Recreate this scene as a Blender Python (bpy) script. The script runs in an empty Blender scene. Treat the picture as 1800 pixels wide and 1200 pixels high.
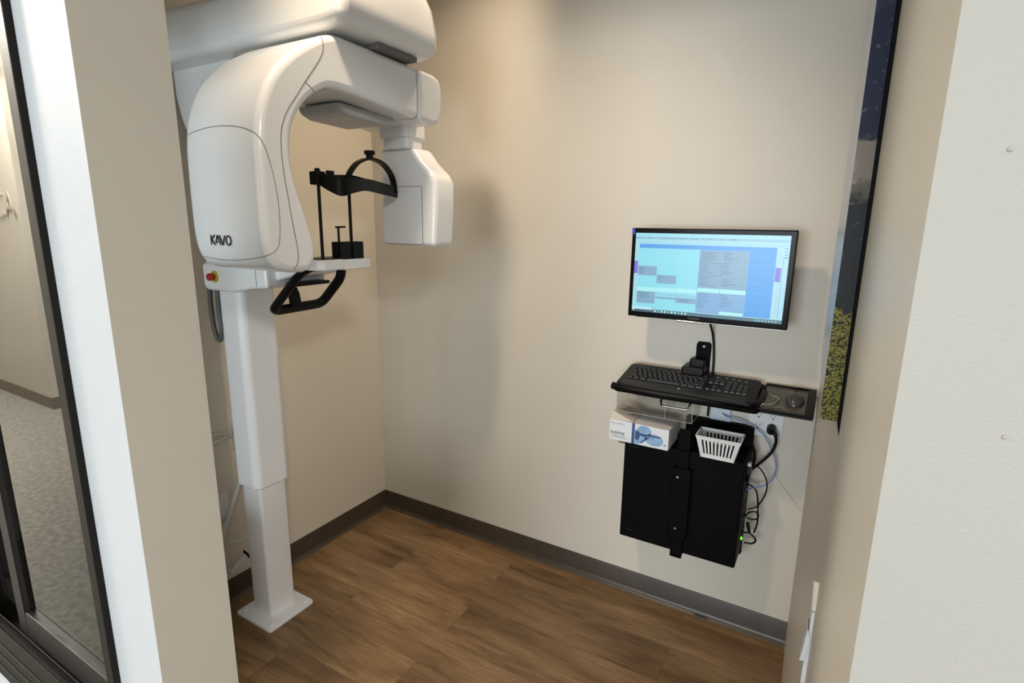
import bpy, bmesh, math, random
from mathutils import Vector, Matrix, Euler
from mathutils.bvhtree import BVHTree
random.seed(4)
SC = bpy.context.scene
COL = SC.collection
PI = math.pi

# ------------------------------------------------------------------ camera (calibrated from the photo's vanishing points)
F = 967.988
YAW, PITCH, ROLL = 0.525548672, 0.212609504, -0.0122770859
CAM = Vector((2.007, -2.082, 1.55))
fw = Vector((-math.sin(YAW)*math.cos(PITCH), math.cos(YAW)*math.cos(PITCH), -math.sin(PITCH)))
rt = fw.cross(Vector((0, 0, 1))).normalized()
dn = fw.cross(rt)
c_, s_ = math.cos(ROLL), math.sin(ROLL)
RT = rt*c_ + dn*s_
DN = -rt*s_ + dn*c_
cam = bpy.data.cameras.new('camera')
cam.sensor_fit = 'HORIZONTAL'; cam.sensor_width = 36; cam.lens = F/1800*36
cam.clip_start = 0.02; cam.clip_end = 60
camo = bpy.data.objects.new('camera', cam)
M = Matrix.Identity(4)
for i in range(3):
    M[i][0] = RT[i]; M[i][1] = -DN[i]; M[i][2] = -fw[i]; M[i][3] = CAM[i]
camo.matrix_world = M
COL.objects.link(camo); SC.camera = camo

def ray(u, v):
    return RT*((u-900)/F) + DN*((v-600)/F) + fw
def pt(u, v, ax, val):
    """the point of the plane axis=val that the photo shows at (u, v)"""
    d = ray(u, v); t = (val-CAM[ax])/d[ax]
    return CAM + d*t
def px(u, v, x): return pt(u, v, 0, x)
def py(u, v, y): return pt(u, v, 1, y)
def pz(u, v, z): return pt(u, v, 2, z)

# ------------------------------------------------------------------ materials
def mat(name, col, rough=0.5, metal=0.0, var=0.0, vscale=6.0, bump=0.0, bscale=300.0, spec=0.5, coat=0.0):
    m = bpy.data.materials.new(name); m.use_nodes = True
    nt = m.node_tree; b = nt.nodes['Principled BSDF']
    b.inputs['Roughness'].default_value = rough
    b.inputs['Metallic'].default_value = metal
    b.inputs['Specular IOR Level'].default_value = spec
    b.inputs['Coat Weight'].default_value = coat
    b.inputs['Coat Roughness'].default_value = 0.08
    tc = nt.nodes.new('ShaderNodeTexCoord')
    n = nt.nodes.new('ShaderNodeTexNoise'); n.inputs['Scale'].default_value = vscale
    n.inputs['Detail'].default_value = 4
    nt.links.new(tc.outputs['Object'], n.inputs['Vector'])
    r = nt.nodes.new('ShaderNodeValToRGB')
    lo = [max(0, c*(1-var)) for c in col]; hi = [min(1, c*(1+var)) for c in col]
    r.color_ramp.elements[0].position = 0.35; r.color_ramp.elements[1].position = 0.65
    r.color_ramp.elements[0].color = (*lo, 1); r.color_ramp.elements[1].color = (*hi, 1)
    nt.links.new(n.outputs['Fac'], r.inputs['Fac'])
    nt.links.new(r.outputs['Color'], b.inputs['Base Color'])
    if bump:
        n2 = nt.nodes.new('ShaderNodeTexNoise'); n2.inputs['Scale'].default_value = bscale
        n2.inputs['Detail'].default_value = 3
        nt.links.new(tc.outputs['Object'], n2.inputs['Vector'])
        bp = nt.nodes.new('ShaderNodeBump'); bp.inputs['Strength'].default_value = bump
        bp.inputs['Distance'].default_value = 0.002
        nt.links.new(n2.outputs['Fac'], bp.inputs['Height'])
        nt.links.new(bp.outputs['Normal'], b.inputs['Normal'])
    return m

def emis(name, col, strength):
    m = bpy.data.materials.new(name); m.use_nodes = True
    nt = m.node_tree; b = nt.nodes['Principled BSDF']
    b.inputs['Base Color'].default_value = (0.01, 0.01, 0.01, 1)
    b.inputs['Roughness'].default_value = 0.3
    b.inputs['Emission Color'].default_value = (*col, 1)
    b.inputs['Emission Strength'].default_value = strength
    return m

def s2l(r, g, b):
    return tuple(((c/255)/12.92 if c/255 <= 0.04045 else (((c/255)+0.055)/1.055)**2.4) for c in (r, g, b))

M_wall = mat('painted_wall_beige', (0.60, 0.555, 0.48), 0.42, var=0.012, vscale=3, bump=0.12, bscale=420, spec=0.35)
M_front = mat('painted_wall_offwhite', (0.36, 0.35, 0.32), 0.6, var=0.02, vscale=3, bump=0.2, bscale=480)
M_cool_white = mat('bluish_white_drywall', (0.53, 0.55, 0.565), 0.55, var=0.01, bump=0.15, bscale=400)  # left lobby face, lighter and bluer than the right one
M_ceil = mat('ceiling_paint', (0.5, 0.49, 0.46), 0.8, bump=0.3)
M_base = mat('brown_vinyl_base', (0.050, 0.037, 0.025), 0.38, var=0.08, vscale=20)
M_white = mat('glossy_white_enamel', (0.86, 0.87, 0.88), 0.26, coat=0.35, var=0.005)
M_col = mat('satin_white_column', (0.86, 0.87, 0.89), 0.36, var=0.01, bump=0.05)
M_greyw = mat('light_grey_plastic', (0.45, 0.46, 0.47), 0.35, var=0.02)
M_seam = mat('seam_grey', (0.16, 0.155, 0.15), 0.6)
M_black = mat('black_plastic', (0.005, 0.005, 0.005), 0.38, var=0.1, spec=0.18)
M_blackm = mat('matte_black_steel', (0.0025, 0.0025, 0.0026), 0.55, var=0.1, bump=0.05, spec=0.06)
M_blackg = mat('gloss_black', (0.003, 0.003, 0.0035), 0.2, spec=0.08)
M_key = mat('key_black', (0.012, 0.012, 0.012), 0.38, spec=0.3)
M_chrome = mat('polished_chrome', (0.8, 0.8, 0.8), 0.12, metal=1.0)
M_red = mat('red_button', (0.42, 0.02, 0.012), 0.35)
M_yellow = mat('yellow_ring', (0.55, 0.42, 0.03), 0.4)
M_hose = mat('grey_hose', (0.10, 0.105, 0.11), 0.45)
M_cable_w = mat('white_cable', (0.6, 0.6, 0.58), 0.45)
M_cable_b = mat('blue_cable', (0.17, 0.24, 0.52), 0.45)
M_plate = mat('white_plate_plastic', (0.68, 0.69, 0.69), 0.35)
M_plate2 = mat('pale_blue_grey_plate', (0.55, 0.6, 0.66), 0.35)
M_dark = mat('dark_slot', (0.01, 0.01, 0.01), 0.7)
M_bronze = mat('dark_bronze_frame', (0.011, 0.010, 0.0085), 0.42, spec=0.15)
M_bronze2 = mat('bronze_sash', (0.022, 0.020, 0.018), 0.42, spec=0.2)
M_carton = mat('white_carton', (0.66, 0.67, 0.7), 0.5, var=0.01)
M_cartontop = mat('cream_carton_top', (0.6, 0.56, 0.52), 0.55)
M_navy = mat('navy_print', (0.03, 0.07, 0.2), 0.45)
M_lens = mat('pale_blue_print', (0.22, 0.36, 0.56), 0.45, var=0.15, vscale=60)
M_ink = mat('dark_ink', (0.03, 0.03, 0.04), 0.5)
M_inkg = mat('grey_ink', (0.3, 0.3, 0.32), 0.5)
M_basket = mat('white_basket_plastic', (0.72, 0.73, 0.74), 0.4)
M_trayg = mat('olive_grey_mousepad', (0.085, 0.08, 0.062), 0.3)
M_logo = mat('logo_black', (0.012, 0.012, 0.014), 0.5)
M_canvas_glare = mat('pale_canvas_face', (0.5, 0.56, 0.66), 0.25)  # sky-blue glare on the glossy canvas front, put into its base colour
M_led = emis('green_led', (0.15, 1.0, 0.02), 3.0)
M_bluetag = mat('blue_sticker', (0.01, 0.02, 0.35), 0.4)
M_sign = mat('faint_grey_sign', (0.46, 0.43, 0.375), 0.6)

# clear acrylic
M_acr = bpy.data.materials.new('clear_acrylic'); M_acr.use_nodes = True
nt = M_acr.node_tree; nt.nodes.clear()
o = nt.nodes.new('ShaderNodeOutputMaterial'); mx = nt.nodes.new('ShaderNodeMixShader')
tr = nt.nodes.new('ShaderNodeBsdfTransparent'); gl = nt.nodes.new('ShaderNodeBsdfGlossy')
tr.inputs['Color'].default_value = (0.93, 0.93, 0.92, 1)
gl.inputs['Roughness'].default_value = 0.08
mx.inputs[0].default_value = 0.05
nt.links.new(tr.outputs[0], mx.inputs[1]); nt.links.new(gl.outputs[0], mx.inputs[2])
nt.links.new(mx.outputs[0], o.inputs[0])
# tinted, reflective window glass
M_glass = bpy.data.materials.new('tinted_window_glass'); M_glass.use_nodes = True
nt = M_glass.node_tree; nt.nodes.clear()
o = nt.nodes.new('ShaderNodeOutputMaterial'); mx = nt.nodes.new('ShaderNodeMixShader')
tr = nt.nodes.new('ShaderNodeBsdfTransparent'); gl = nt.nodes.new('ShaderNodeBsdfGlossy')
tr.inputs['Color'].default_value = (0.93, 0.94, 0.93, 1)
gl.inputs['Roughness'].default_value = 0.015; gl.inputs['Color'].default_value = (0.95, 0.95, 0.93, 1)
fr = nt.nodes.new('ShaderNodeFresnel'); fr.inputs['IOR'].default_value = 2.1; nt.links.new(fr.outputs[0], mx.inputs[0])
nt.links.new(tr.outputs[0], mx.inputs[1]); nt.links.new(gl.outputs[0], mx.inputs[2]); nt.links.new(mx.outputs[0], o.inputs[0])

def floor_wood():
    m = bpy.data.materials.new('wood_plank_floor'); m.use_nodes = True
    nt = m.node_tree; N = nt.nodes; L = nt.links; b = N['Principled BSDF']
    tc = N.new('ShaderNodeTexCoord')
    mp = N.new('ShaderNodeMapping'); mp.inputs['Location'].default_value = (0.35, 0.06, 0)
    L.new(tc.outputs['Object'], mp.inputs['Vector'])
    br = N.new('ShaderNodeTexBrick')
    br.offset = 0.37; br.inputs['Scale'].default_value = 1.0
    br.inputs['Brick Width'].default_value = 1.22; br.inputs['Row Height'].default_value = 0.18
    br.inputs['Mortar Size'].default_value = 0.0008; br.inputs['Mortar Smooth'].default_value = 0.3
    br.inputs['Color1'].default_value = (0, 0, 0, 1); br.inputs['Color2'].default_value = (1, 1, 1, 1)
    br.inputs['Mortar'].default_value = (0.5, 0.5, 0.5, 1)
    L.new(mp.outputs[0], br.inputs['Vector'])
    # grain
    sh = N.new('ShaderNodeVectorMath'); sh.operation = 'MULTIPLY_ADD'
    L.new(br.outputs['Color'], sh.inputs[0]); sh.inputs[1].default_value = (7.3, 3.1, 5.0)
    L.new(mp.outputs[0], sh.inputs[2])
    def noise(scale, sx, sy, det=5, rough=0.55, dist=0.0):
        q = N.new('ShaderNodeMapping'); q.inputs['Scale'].default_value = (sx, sy, 1)
        L.new(sh.outputs[0], q.inputs['Vector'])
        n = N.new('ShaderNodeTexNoise'); n.inputs['Scale'].default_value = scale
        n.inputs['Detail'].default_value = det; n.inputs['Roughness'].default_value = rough
        n.inputs['Distortion'].default_value = dist
        L.new(q.outputs[0], n.inputs['Vector']); return n
    g1 = noise(3.0, 0.8, 5.0, 6, 0.6, 0.6)     # broad cathedral figure
    g2 = noise(10.0, 1.0, 16.0, 5, 0.6, 0.2)   # fine streaks
    g3 = noise(1.3, 1, 2.0, 2)                 # mottling
    r1 = N.new('ShaderNodeValToRGB'); e = r1.color_ramp.elements
    e[0].position = 0.28; e[0].color = (0.135, 0.080, 0.039, 1)
    e[1].position = 0.72; e[1].color = (0.37, 0.245, 0.135, 1)
    k = e.new(0.48); k.color = (0.255, 0.160, 0.083, 1)
    L.new(g1.outputs['Fac'], r1.inputs['Fac'])
    def mix(a, bcol, fac, mode='MULTIPLY'):
        x = N.new('ShaderNodeMix'); x.data_type = 'RGBA'; x.blend_type = mode
        L.new(a, x.inputs[6]); L.new(bcol, x.inputs[7])
        if isinstance(fac, float): x.inputs[0].default_value = fac
        else: L.new(fac, x.inputs[0])
        return x.outputs[2]
    def ramp(n, a, bb, c1, c2):
        r = N.new('ShaderNodeValToRGB'); r.color_ramp.elements[0].position = a; r.color_ramp.elements[1].position = bb
        r.color_ramp.elements[0].color = (*c1, 1); r.color_ramp.elements[1].color = (*c2, 1)
        L.new(n, r.inputs['Fac']); return r.outputs['Color']
    c = mix(r1.outputs['Color'], ramp(g2.outputs['Fac'], 0.35, 0.62, (0.62, 0.58, 0.53), (1, 1, 1)), 0.75)
    c = mix(c, ramp(g3.outputs['Fac'], 0.35, 0.65, (0.78, 0.74, 0.7), (1.1, 1.1, 1.08)), 1.0)
    c = mix(c, ramp(br.outputs['Color'], 0.0, 1.0, (0.93, 0.92, 0.91), (1.06, 1.06, 1.06)), 1.0)
    # knots
    q = N.new('ShaderNodeMapping'); q.inputs['Scale'].default_value = (2.4, 6.0, 1)
    L.new(sh.outputs[0], q.inputs['Vector'])
    vo = N.new('ShaderNodeTexVoronoi'); vo.inputs['Scale'].default_value = 1.0; vo.inputs['Randomness'].default_value = 1.0
    L.new(q.outputs[0], vo.inputs['Vector'])
    c = mix(c, ramp(vo.outputs['Distance'], 0.03, 0.12, (0.32, 0.26, 0.22), (1, 1, 1)), 0.75)
    mo = N.new('ShaderNodeMix'); mo.data_type = 'RGBA'; mo.blend_type = 'MIX'
    L.new(br.outputs['Fac'], mo.inputs[0]); L.new(c, mo.inputs[6]); mo.inputs[7].default_value = (0.10, 0.062, 0.034, 1)
    L.new(mo.outputs[2], b.inputs['Base Color'])
    b.inputs['Roughness'].default_value = 0.42; b.inputs['Specular IOR Level'].default_value = 0.4
    bp = N.new('ShaderNodeBump'); bp.inputs['Strength'].default_value = 0.15; bp.inputs['Distance'].default_value = 0.002
    L.new(g2.outputs['Fac'], bp.inputs['Height']); L.new(bp.outputs[0], b.inputs['Normal'])
    return m
M_floor = floor_wood()
M_carpet = mat('grey_carpet', (0.215, 0.205, 0.182), 0.9, var=0.2, vscale=34, bump=0.8, bscale=220)

def picture_edge():
    m = bpy.data.materials.new('picture_wrap'); m.use_nodes = True
    nt = m.node_tree; N = nt.nodes; L = nt.links; b = N['Principled BSDF']
    tc = N.new('ShaderNodeTexCoord'); sp = N.new('ShaderNodeSeparateXYZ'); L.new(tc.outputs['Object'], sp.inputs[0])
    wn = N.new('ShaderNodeTexNoise'); wn.inputs['Scale'].default_value = 55; wn.inputs['Detail'].default_value = 4
    L.new(tc.outputs['Object'], wn.inputs['Vector'])
    ad = N.new('ShaderNodeMath'); ad.operation = 'MULTIPLY_ADD'; L.new(wn.outputs['Fac'], ad.inputs[0]); ad.inputs[1].default_value = 0.045
    L.new(sp.outputs['Z'], ad.inputs[2])
    r = N.new('ShaderNodeMapRange'); r.inputs['From Min'].default_value = 0.02; r.inputs['From Max'].default_value = 0.62
    L.new(ad.outputs[0], r.inputs['Value'])
    cr = N.new('ShaderNodeValToRGB'); cr.color_ramp.interpolation = 'LINEAR'; e = cr.color_ramp.elements
    e[0].position = 0.0; e[0].color = (0, 0, 0, 1)
    stops = [(0.27, (0.0, 0, 0)), (0.28, (0.012, 0.013, 0.014)), (0.515, (0.012, 0.013, 0.016)), (0.53, (0.09, 0.085, 0.06)),
             (0.555, (0.12, 0.11, 0.085)), (0.565, (0.22, 0.18, 0.15)), (0.64, (0.20, 0.165, 0.14)), (0.65, (0.008, 0.012, 0.035)),
             (0.9, (0.012, 0.016, 0.04)), (0.94, (0.03, 0.035, 0.06))]
    e[1].position = 1.0; e[1].color = (0.16, 0.16, 0.17, 1)
    for p_, c in stops:
        k = e.new(p_); k.color = (*c, 1)
    L.new(r.outputs[0], cr.inputs['Fac'])
    vo = N.new('ShaderNodeTexVoronoi'); vo.inputs['Scale'].default_value = 380; L.new(tc.outputs['Object'], vo.inputs['Vector'])
    lr = N.new('ShaderNodeValToRGB'); e = lr.color_ramp.elements
    e[0].position = 0.15; e[0].color = (0.34, 0.30, 0.05, 1); e[1].position = 0.75; e[1].color = (0.012, 0.012, 0.003, 1)
    k = e.new(0.4); k.color = (0.17, 0.15, 0.025, 1)
    L.new(vo.outputs['Distance'], lr.inputs['Fac'])
    st = N.new('ShaderNodeMath'); st.operation = 'LESS_THAN'; st.inputs[1].default_value = 0.275; L.new(r.outputs[0], st.inputs[0])
    mx = N.new('ShaderNodeMix'); mx.data_type = 'RGBA'; L.new(st.outputs[0], mx.inputs[0])
    L.new(cr.outputs[0], mx.inputs[6]); L.new(lr.outputs[0], mx.inputs[7])
    n3 = N.new('ShaderNodeTexNoise'); n3.inputs['Scale'].default_value = 120; n3.inputs['Detail'].default_value = 2
    L.new(tc.outputs['Object'], n3.inputs['Vector'])
    r3 = N.new('ShaderNodeValToRGB'); r3.color_ramp.elements[0].position = 0.62; r3.color_ramp.elements[1].position = 0.72
    r3.color_ramp.elements[0].color = (0, 0, 0, 1); r3.color_ramp.elements[1].color = (0.07, 0.065, 0.05, 1)
    L.new(n3.outputs['Fac'], r3.inputs['Fac'])
    m2 = N.new('ShaderNodeMix'); m2.data_type = 'RGBA'; m2.blend_type = 'ADD'; m2.inputs[0].default_value = 1
    L.new(mx.outputs[2], m2.inputs[6]); L.new(r3.outputs[0], m2.inputs[7])
    L.new(m2.outputs[2], b.inputs['Base Color'])
    b.inputs['Roughness'].default_value = 0.45; b.inputs['Specular IOR Level'].default_value = 0.15
    return m
M_pic = picture_edge()

# ------------------------------------------------------------------ mesh helpers
class MB:
    def __init__(s): s.bm = bmesh.new(); s.mi = 0
    def _f(s, vs):
        try:
            f = s.bm.faces.new(vs); f.material_index = s.mi; return f
        except ValueError: return None
    def box(s, x0, x1, y0, y1, z0, z1, mtx=None):
        c = [(x, y, z) for x in (x0, x1) for y in (y0, y1) for z in (z0, z1)]
        if mtx: c = [mtx @ Vector(p) for p in c]
        v = [s.bm.verts.new(p) for p in c]
        for q in ((0, 1, 3, 2), (4, 6, 7, 5), (0, 4, 5, 1), (2, 3, 7, 6), (0, 2, 6, 4), (1, 5, 7, 3)):
            s._f([v[i] for i in q])
        return s
    def hexa(s, pts):   # bottom 4 ring, top 4 ring
        v = [s.bm.verts.new(p) for p in pts]
        for q in ((3, 2, 1, 0), (4, 5, 6, 7), (0, 1, 5, 4), (1, 2, 6, 5), (2, 3, 7, 6), (3, 0, 4, 7)):
            s._f([v[i] for i in q])
        return s
    def prism(s, prof, ax, lo, hi):
        """prof: 2-D outline in the two other axes, extruded along axis ax"""
        def P(a, b, t):
            return {0: (t, a, b), 1: (a, t, b), 2: (a, b, t)}[ax]
        A = [s.bm.verts.new(P(a, b, lo)) for a, b in prof]
        B = [s.bm.verts.new(P(a, b, hi)) for a, b in prof]
        n = len(prof)
        for i in range(n): s._f([A[i], A[(i+1) % n], B[(i+1) % n], B[i]])
        s._f(A[::-1]); s._f(B)
        return s
    def tube(s, path, r, seg=10, closed=False, sx=1.0, up=None):
        path = [Vector(p) for p in path]; n = len(path); rings = []
        prev = None
        for i, p in enumerate(path):
            a = path[(i-1) % n] if (closed or i > 0) else path[i]
            b = path[(i+1) % n] if (closed or i < n-1) else path[i]
            t = (b-a).normalized()
            if prev is None:
                u = Vector(up) if up else (Vector((0, 0, 1)) if abs(t.z) < 0.9 else Vector((1, 0, 0)))
            else: u = prev
            u = (u - t*u.dot(t)).normalized(); prev = u
            w = t.cross(u)
            rr = r[i] if isinstance(r, (list, tuple)) else r
            rings.append([s.bm.verts.new(p + u*math.cos(2*PI*k/seg)*rr + w*math.sin(2*PI*k/seg)*rr*sx) for k in range(seg)])
        m = n if closed else n-1
        for i in range(m):
            A, B = rings[i], rings[(i+1) % n]
            for k in range(seg): s._f([A[k], A[(k+1) % seg], B[(k+1) % seg], B[k]])
        if not closed: s._f(rings[0][::-1]); s._f(rings[-1])
        return s
    def strap(s, path, wdir, w, th):
        """flat band: width w along wdir, thickness th"""
        path = [Vector(p) for p in path]; wd = Vector(wdir).normalized(); R = []
        for i, p in enumerate(path):
            t = (path[min(i+1, len(path)-1)]-path[max(i-1, 0)]).normalized()
            nn = t.cross(wd).normalized()
            ww = w[i] if isinstance(w, (list, tuple)) else w
            R.append([s.bm.verts.new(p + wd*a*ww/2 + nn*b*th/2) for a, b in ((-1, -1), (1, -1), (1, 1), (-1, 1))])
        for i in range(len(R)-1):
            for k in range(4): s._f([R[i][k], R[i][(k+1) % 4], R[i+1][(k+1) % 4], R[i+1][k]])
        s._f(R[0][::-1]); s._f(R[-1]); return s
    def cyl(s, a, b, r, seg=24, r2=None):
        return s.tube([a, b], [r, r if r2 is None else r2], seg)
    def ball(s, c, rx, ry, rz, seg=20, rings=12, zmin=-1.0):
        c = Vector(c); R = []
        for i in range(rings+1):
            ph = -PI/2 + PI*i/rings
            R.append([s.bm.verts.new(c + Vector((rx*math.cos(ph)*math.cos(2*PI*k/seg), ry*math.cos(ph)*math.sin(2*PI*k/seg), max(zmin, math.sin(ph))*rz))) for k in range(seg)])
        for i in range(rings):
            for k in range(seg): s._f([R[i][k], R[i][(k+1) % seg], R[i+1][(k+1) % seg], R[i+1][k]])
        return s
    def poly(s, pts, off):
        A = [s.bm.verts.new(p) for p in pts]; B = [s.bm.verts.new(Vector(p)+Vector(off)) for p in pts]
        n = len(pts)
        for i in range(n): s._f([A[i], A[(i+1) % n], B[(i+1) % n], B[i]])
        s._f(A[::-1]); s._f(B); return s
    def build(s, name, m, parent=None, bevel=0.0, seg=3, ang=35, smooth=True, origin=None, blim=30):
        bmesh.ops.remove_doubles(s.bm, verts=s.bm.verts, dist=1e-6)
        bmesh.ops.recalc_face_normals(s.bm, faces=s.bm.faces)
        me = bpy.data.meshes.new(name)
        off = Vector(origin) if origin is not None else None
        if off is not None:
            for v in s.bm.verts: v.co -= off
        s.bm.to_mesh(me); s.bm.free()
        for k in (m if isinstance(m, (list, tuple)) else [m]): me.materials.append(k)
        if smooth:
            for p in me.polygons: p.use_smooth = True
            me.set_sharp_from_angle(angle=math.radians(ang))
        ob = bpy.data.objects.new(name, me); COL.objects.link(ob)
        if off is not None: ob.location = off
        if parent is not None:
            ob.parent = parent
            if off is None and parent.get('world_parts'):
                ob.location = ob.location - parent.location
            elif off is not None and parent.get('world_parts'):
                ob.location = off - parent.location
        if bevel:
            b = ob.modifiers.new('bevel', 'BEVEL'); b.width = bevel; b.segments = seg
            b.limit_method = 'ANGLE'; b.angle_limit = math.radians(blim); b.harden_normals = False
            w = ob.modifiers.new('wn', 'WEIGHTED_NORMAL'); w.keep_sharp = True
        return ob

def thing(name, label, cat, loc=(0, 0, 0), rot=(0, 0, 0), group=None, world=True):
    o = bpy.data.objects.new(name, None); o.empty_display_size = 0.05; COL.objects.link(o)
    o.location = loc; o.rotation_euler = rot
    o['label'] = label; o['category'] = cat
    if group: o['group'] = group
    if world: o['world_parts'] = 1
    return o
def tag(o, label, cat, group=None):
    o['label'] = label; o['category'] = cat
    if group: o['group'] = group
    return o
def struct(o): o['kind'] = 'structure'; return o
def catmull(P, n=8):
    P = [Vector(p) for p in P]; Q = [P[0]*2-P[1]] + P + [P[-1]*2-P[-2]]; out = []
    for i in range(1, len(Q)-2):
        a, b, c, d = Q[i-1:i+3]
        for k in range(n):
            t = k/n
            out.append(0.5*((2*b)+(c-a)*t+(2*a-5*b+4*c-d)*t*t+(3*b-a-3*c+d)*t**3))
    out.append(P[-1]); return out
def fillet(P, r, n=6):
    P = [Vector(p) for p in P]; out = [P[0]]
    for i in range(1, len(P)-1):
        a = (P[i-1]-P[i]); b = (P[i+1]-P[i]); rr = min(r, a.length*0.45, b.length*0.45)
        A = P[i]+a.normalized()*rr; B = P[i]+b.normalized()*rr
        for k in range(n+1):
            t = k/n; out.append(A*(1-t)**2 + P[i]*2*t*(1-t) + B*t*t)
    out.append(P[-1]); return out
def text_mesh(name, s, size, m, parent, mtx, ext=0.0004, align='LEFT', bold=0.0):
    cu = bpy.data.curves.new(name, 'FONT'); cu.body = s; cu.size = size; cu.extrude = ext; cu.align_x = align; cu.offset = bold
    cu.resolution_u = 3
    to = bpy.data.objects.new('tmp', cu); COL.objects.link(to)
    dg = bpy.context.evaluated_depsgraph_get(); me = bpy.data.meshes.new_from_object(to.evaluated_get(dg))
    bpy.data.objects.remove(to)
    me.name = name; me.transform(mtx); me.materials.clear(); me.materials.append(m)
    ob = bpy.data.objects.new(name, me); COL.objects.link(ob)
    if parent is not None:
        ob.parent = parent
        if parent.get('world_parts'): ob.location = -parent.location
    return ob
def frame(o, ex, ey):
    ex = Vector(ex).normalized(); ey = Vector(ey).normalized(); ez = ex.cross(ey)
    m = Matrix.Identity(4)
    for i in range(3): m[i][0] = ex[i]; m[i][1] = ey[i]; m[i][2] = ez[i]; m[i][3] = o[i]
    return m

# ------------------------------------------------------------------ the room
YF0, YF1 = -1.66, -1.52             # partition with the opening
JX = 1.028                          # left side of the opening
def xw(y): return 2.010 - 0.0245*y  # right wall leans a little outward
HC = 2.85
struct(MB().box(-0.12, 2.3, YF0, 0.12, -0.05, 0.0).build('floor', M_floor, smooth=False))
struct(MB().box(-5.2, 7.2, -9.7, YF0, -0.05, 0.0).build('floor_lobby', M_carpet, smooth=False))
struct(MB().box(-0.12, 2.3, YF0+0.001, 0.12, HC, HC+0.05).build('ceiling', M_ceil, smooth=False))
struct(MB().box(-5.2, 7.2, -9.7, YF0, HC+0.1, HC+0.15).build('ceiling_lobby', M_ceil, smooth=False))
struct(MB().box(-0.12, 2.3, 0.0, 0.12, 0.0, HC).build('wall_back', M_wall, smooth=False))
struct(MB().box(-0.12, 0.0, YF1, 0.0, 0.0, HC).build('wall_left', M_wall, smooth=False))
xr = 2.0515
w = MB(); w.prism([(2.010, 0.0), (2.3, 0.0), (2.3, YF1), (xw(YF1), YF1)], 2, 0.0, HC)
struct(w.build('wall_right', M_wall, smooth=False))
# partition: two materials (inner faces and reveals beige, lobby face bluish white on the left, off-white elsewhere)
def front_piece(name, x0, x1, z0, z1, mface, xj=None):
    b = MB(); b.box(x0, x1, YF0, YF1, z0, z1)
    ob = b.build(name, [M_wall, mface], smooth=False, bevel=0.0)
    for p in ob.data.polygons: p.material_index = 1 if p.normal.y < -0.9 else 0
    return struct(ob)
WX0, WX1, WZ0, WZ1 = 0.05, 0.858, 0.32, 2.12     # window hole
# left part of the partition around the window: one mesh
b = MB()
b.box(WX1, JX, YF0, YF1, 0, HC+0.1)
b.box(-5.2, WX0, YF0, YF1, 0, HC+0.1)
b.box(WX0, WX1, YF0, YF1, 0, WZ0); b.box(WX0, WX1, YF0, YF1, WZ1, HC+0.1)
ob = b.build('wall_front_left', [M_wall, M_cool_white], smooth=False)
for p in ob.data.polygons: p.material_index = 1 if p.normal.y < -0.9 else 0
struct(ob)
b = MB(); b.prism([(xr, YF0), (7.2, YF0), (7.2, YF1), (xw(YF1), YF1)], 2, 0, HC+0.1)
ob = b.build('wall_front_right', [M_wall, M_front], smooth=False)
for p in ob.data.polygons: p.material_index = 1 if p.normal.y < -0.9 else 0
struct(ob)
front_piece('wall_front_header', JX, xr, 2.25, HC+0.1, M_front)

# lobby shell
struct(MB().box(-5.2, -3.42, -3.15, -3.03, 0, HC+0.1).build('wall_lobby_pier', M_wall, smooth=False))
struct(MB().box(-3.54, -3.42, -9.7, -3.15, 0, HC+0.1).build('wall_lobby_side', M_wall, smooth=False))
struct(MB().box(-5.3, -5.2, -9.7, YF0, 0, HC+0.1).build('wall_lobby_left', M_wall, smooth=False))
struct(MB().box(7.2, 7.3, -9.7, YF1, 0, HC+0.1).build('wall_lobby_right', M_front, smooth=False))
b = MB(); b.box(-3.42, -0.4, -9.7, -9.6, 0, HC+0.1); b.box(6.2, 7.2, -9.7, -9.6, 0, HC+0.1)
b.box(-0.4, 6.2, -9.7, -9.6, 0, 0.5); b.box(-0.4, 6.2, -9.7, -9.6, 2.45, HC+0.1)
struct(b.build('wall_lobby_back', M_front, smooth=False))
struct(MB().box(-3.42, -3.408, -9.6, -3.03, 0, 0.1).box(-5.2, -3.408, -3.03, -3.018, 0, 0.1).build('baseboard_lobby', mat('taupe_base', (0.2, 0.17, 0.13), 0.5), smooth=False))

# vinyl cove base
prof = [(0, 0), (0.018, 0), (0.0165, 0.003), (0.011, 0.006), (0.006, 0.012), (0.0035, 0.022), (0.003, 0.094), (0.0015, 0.0975), (0, 0.098)]
b = MB(); b.prism([(-p, z) for p, z in prof], 0, 0.0, 2.011); struct(b.build('baseboard_back', M_base, ang=50))
b = MB(); b.prism([(p, z) for p, z in prof], 1, YF1, 0.0); struct(b.build('baseboard_left', M_base, ang=50))

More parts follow.
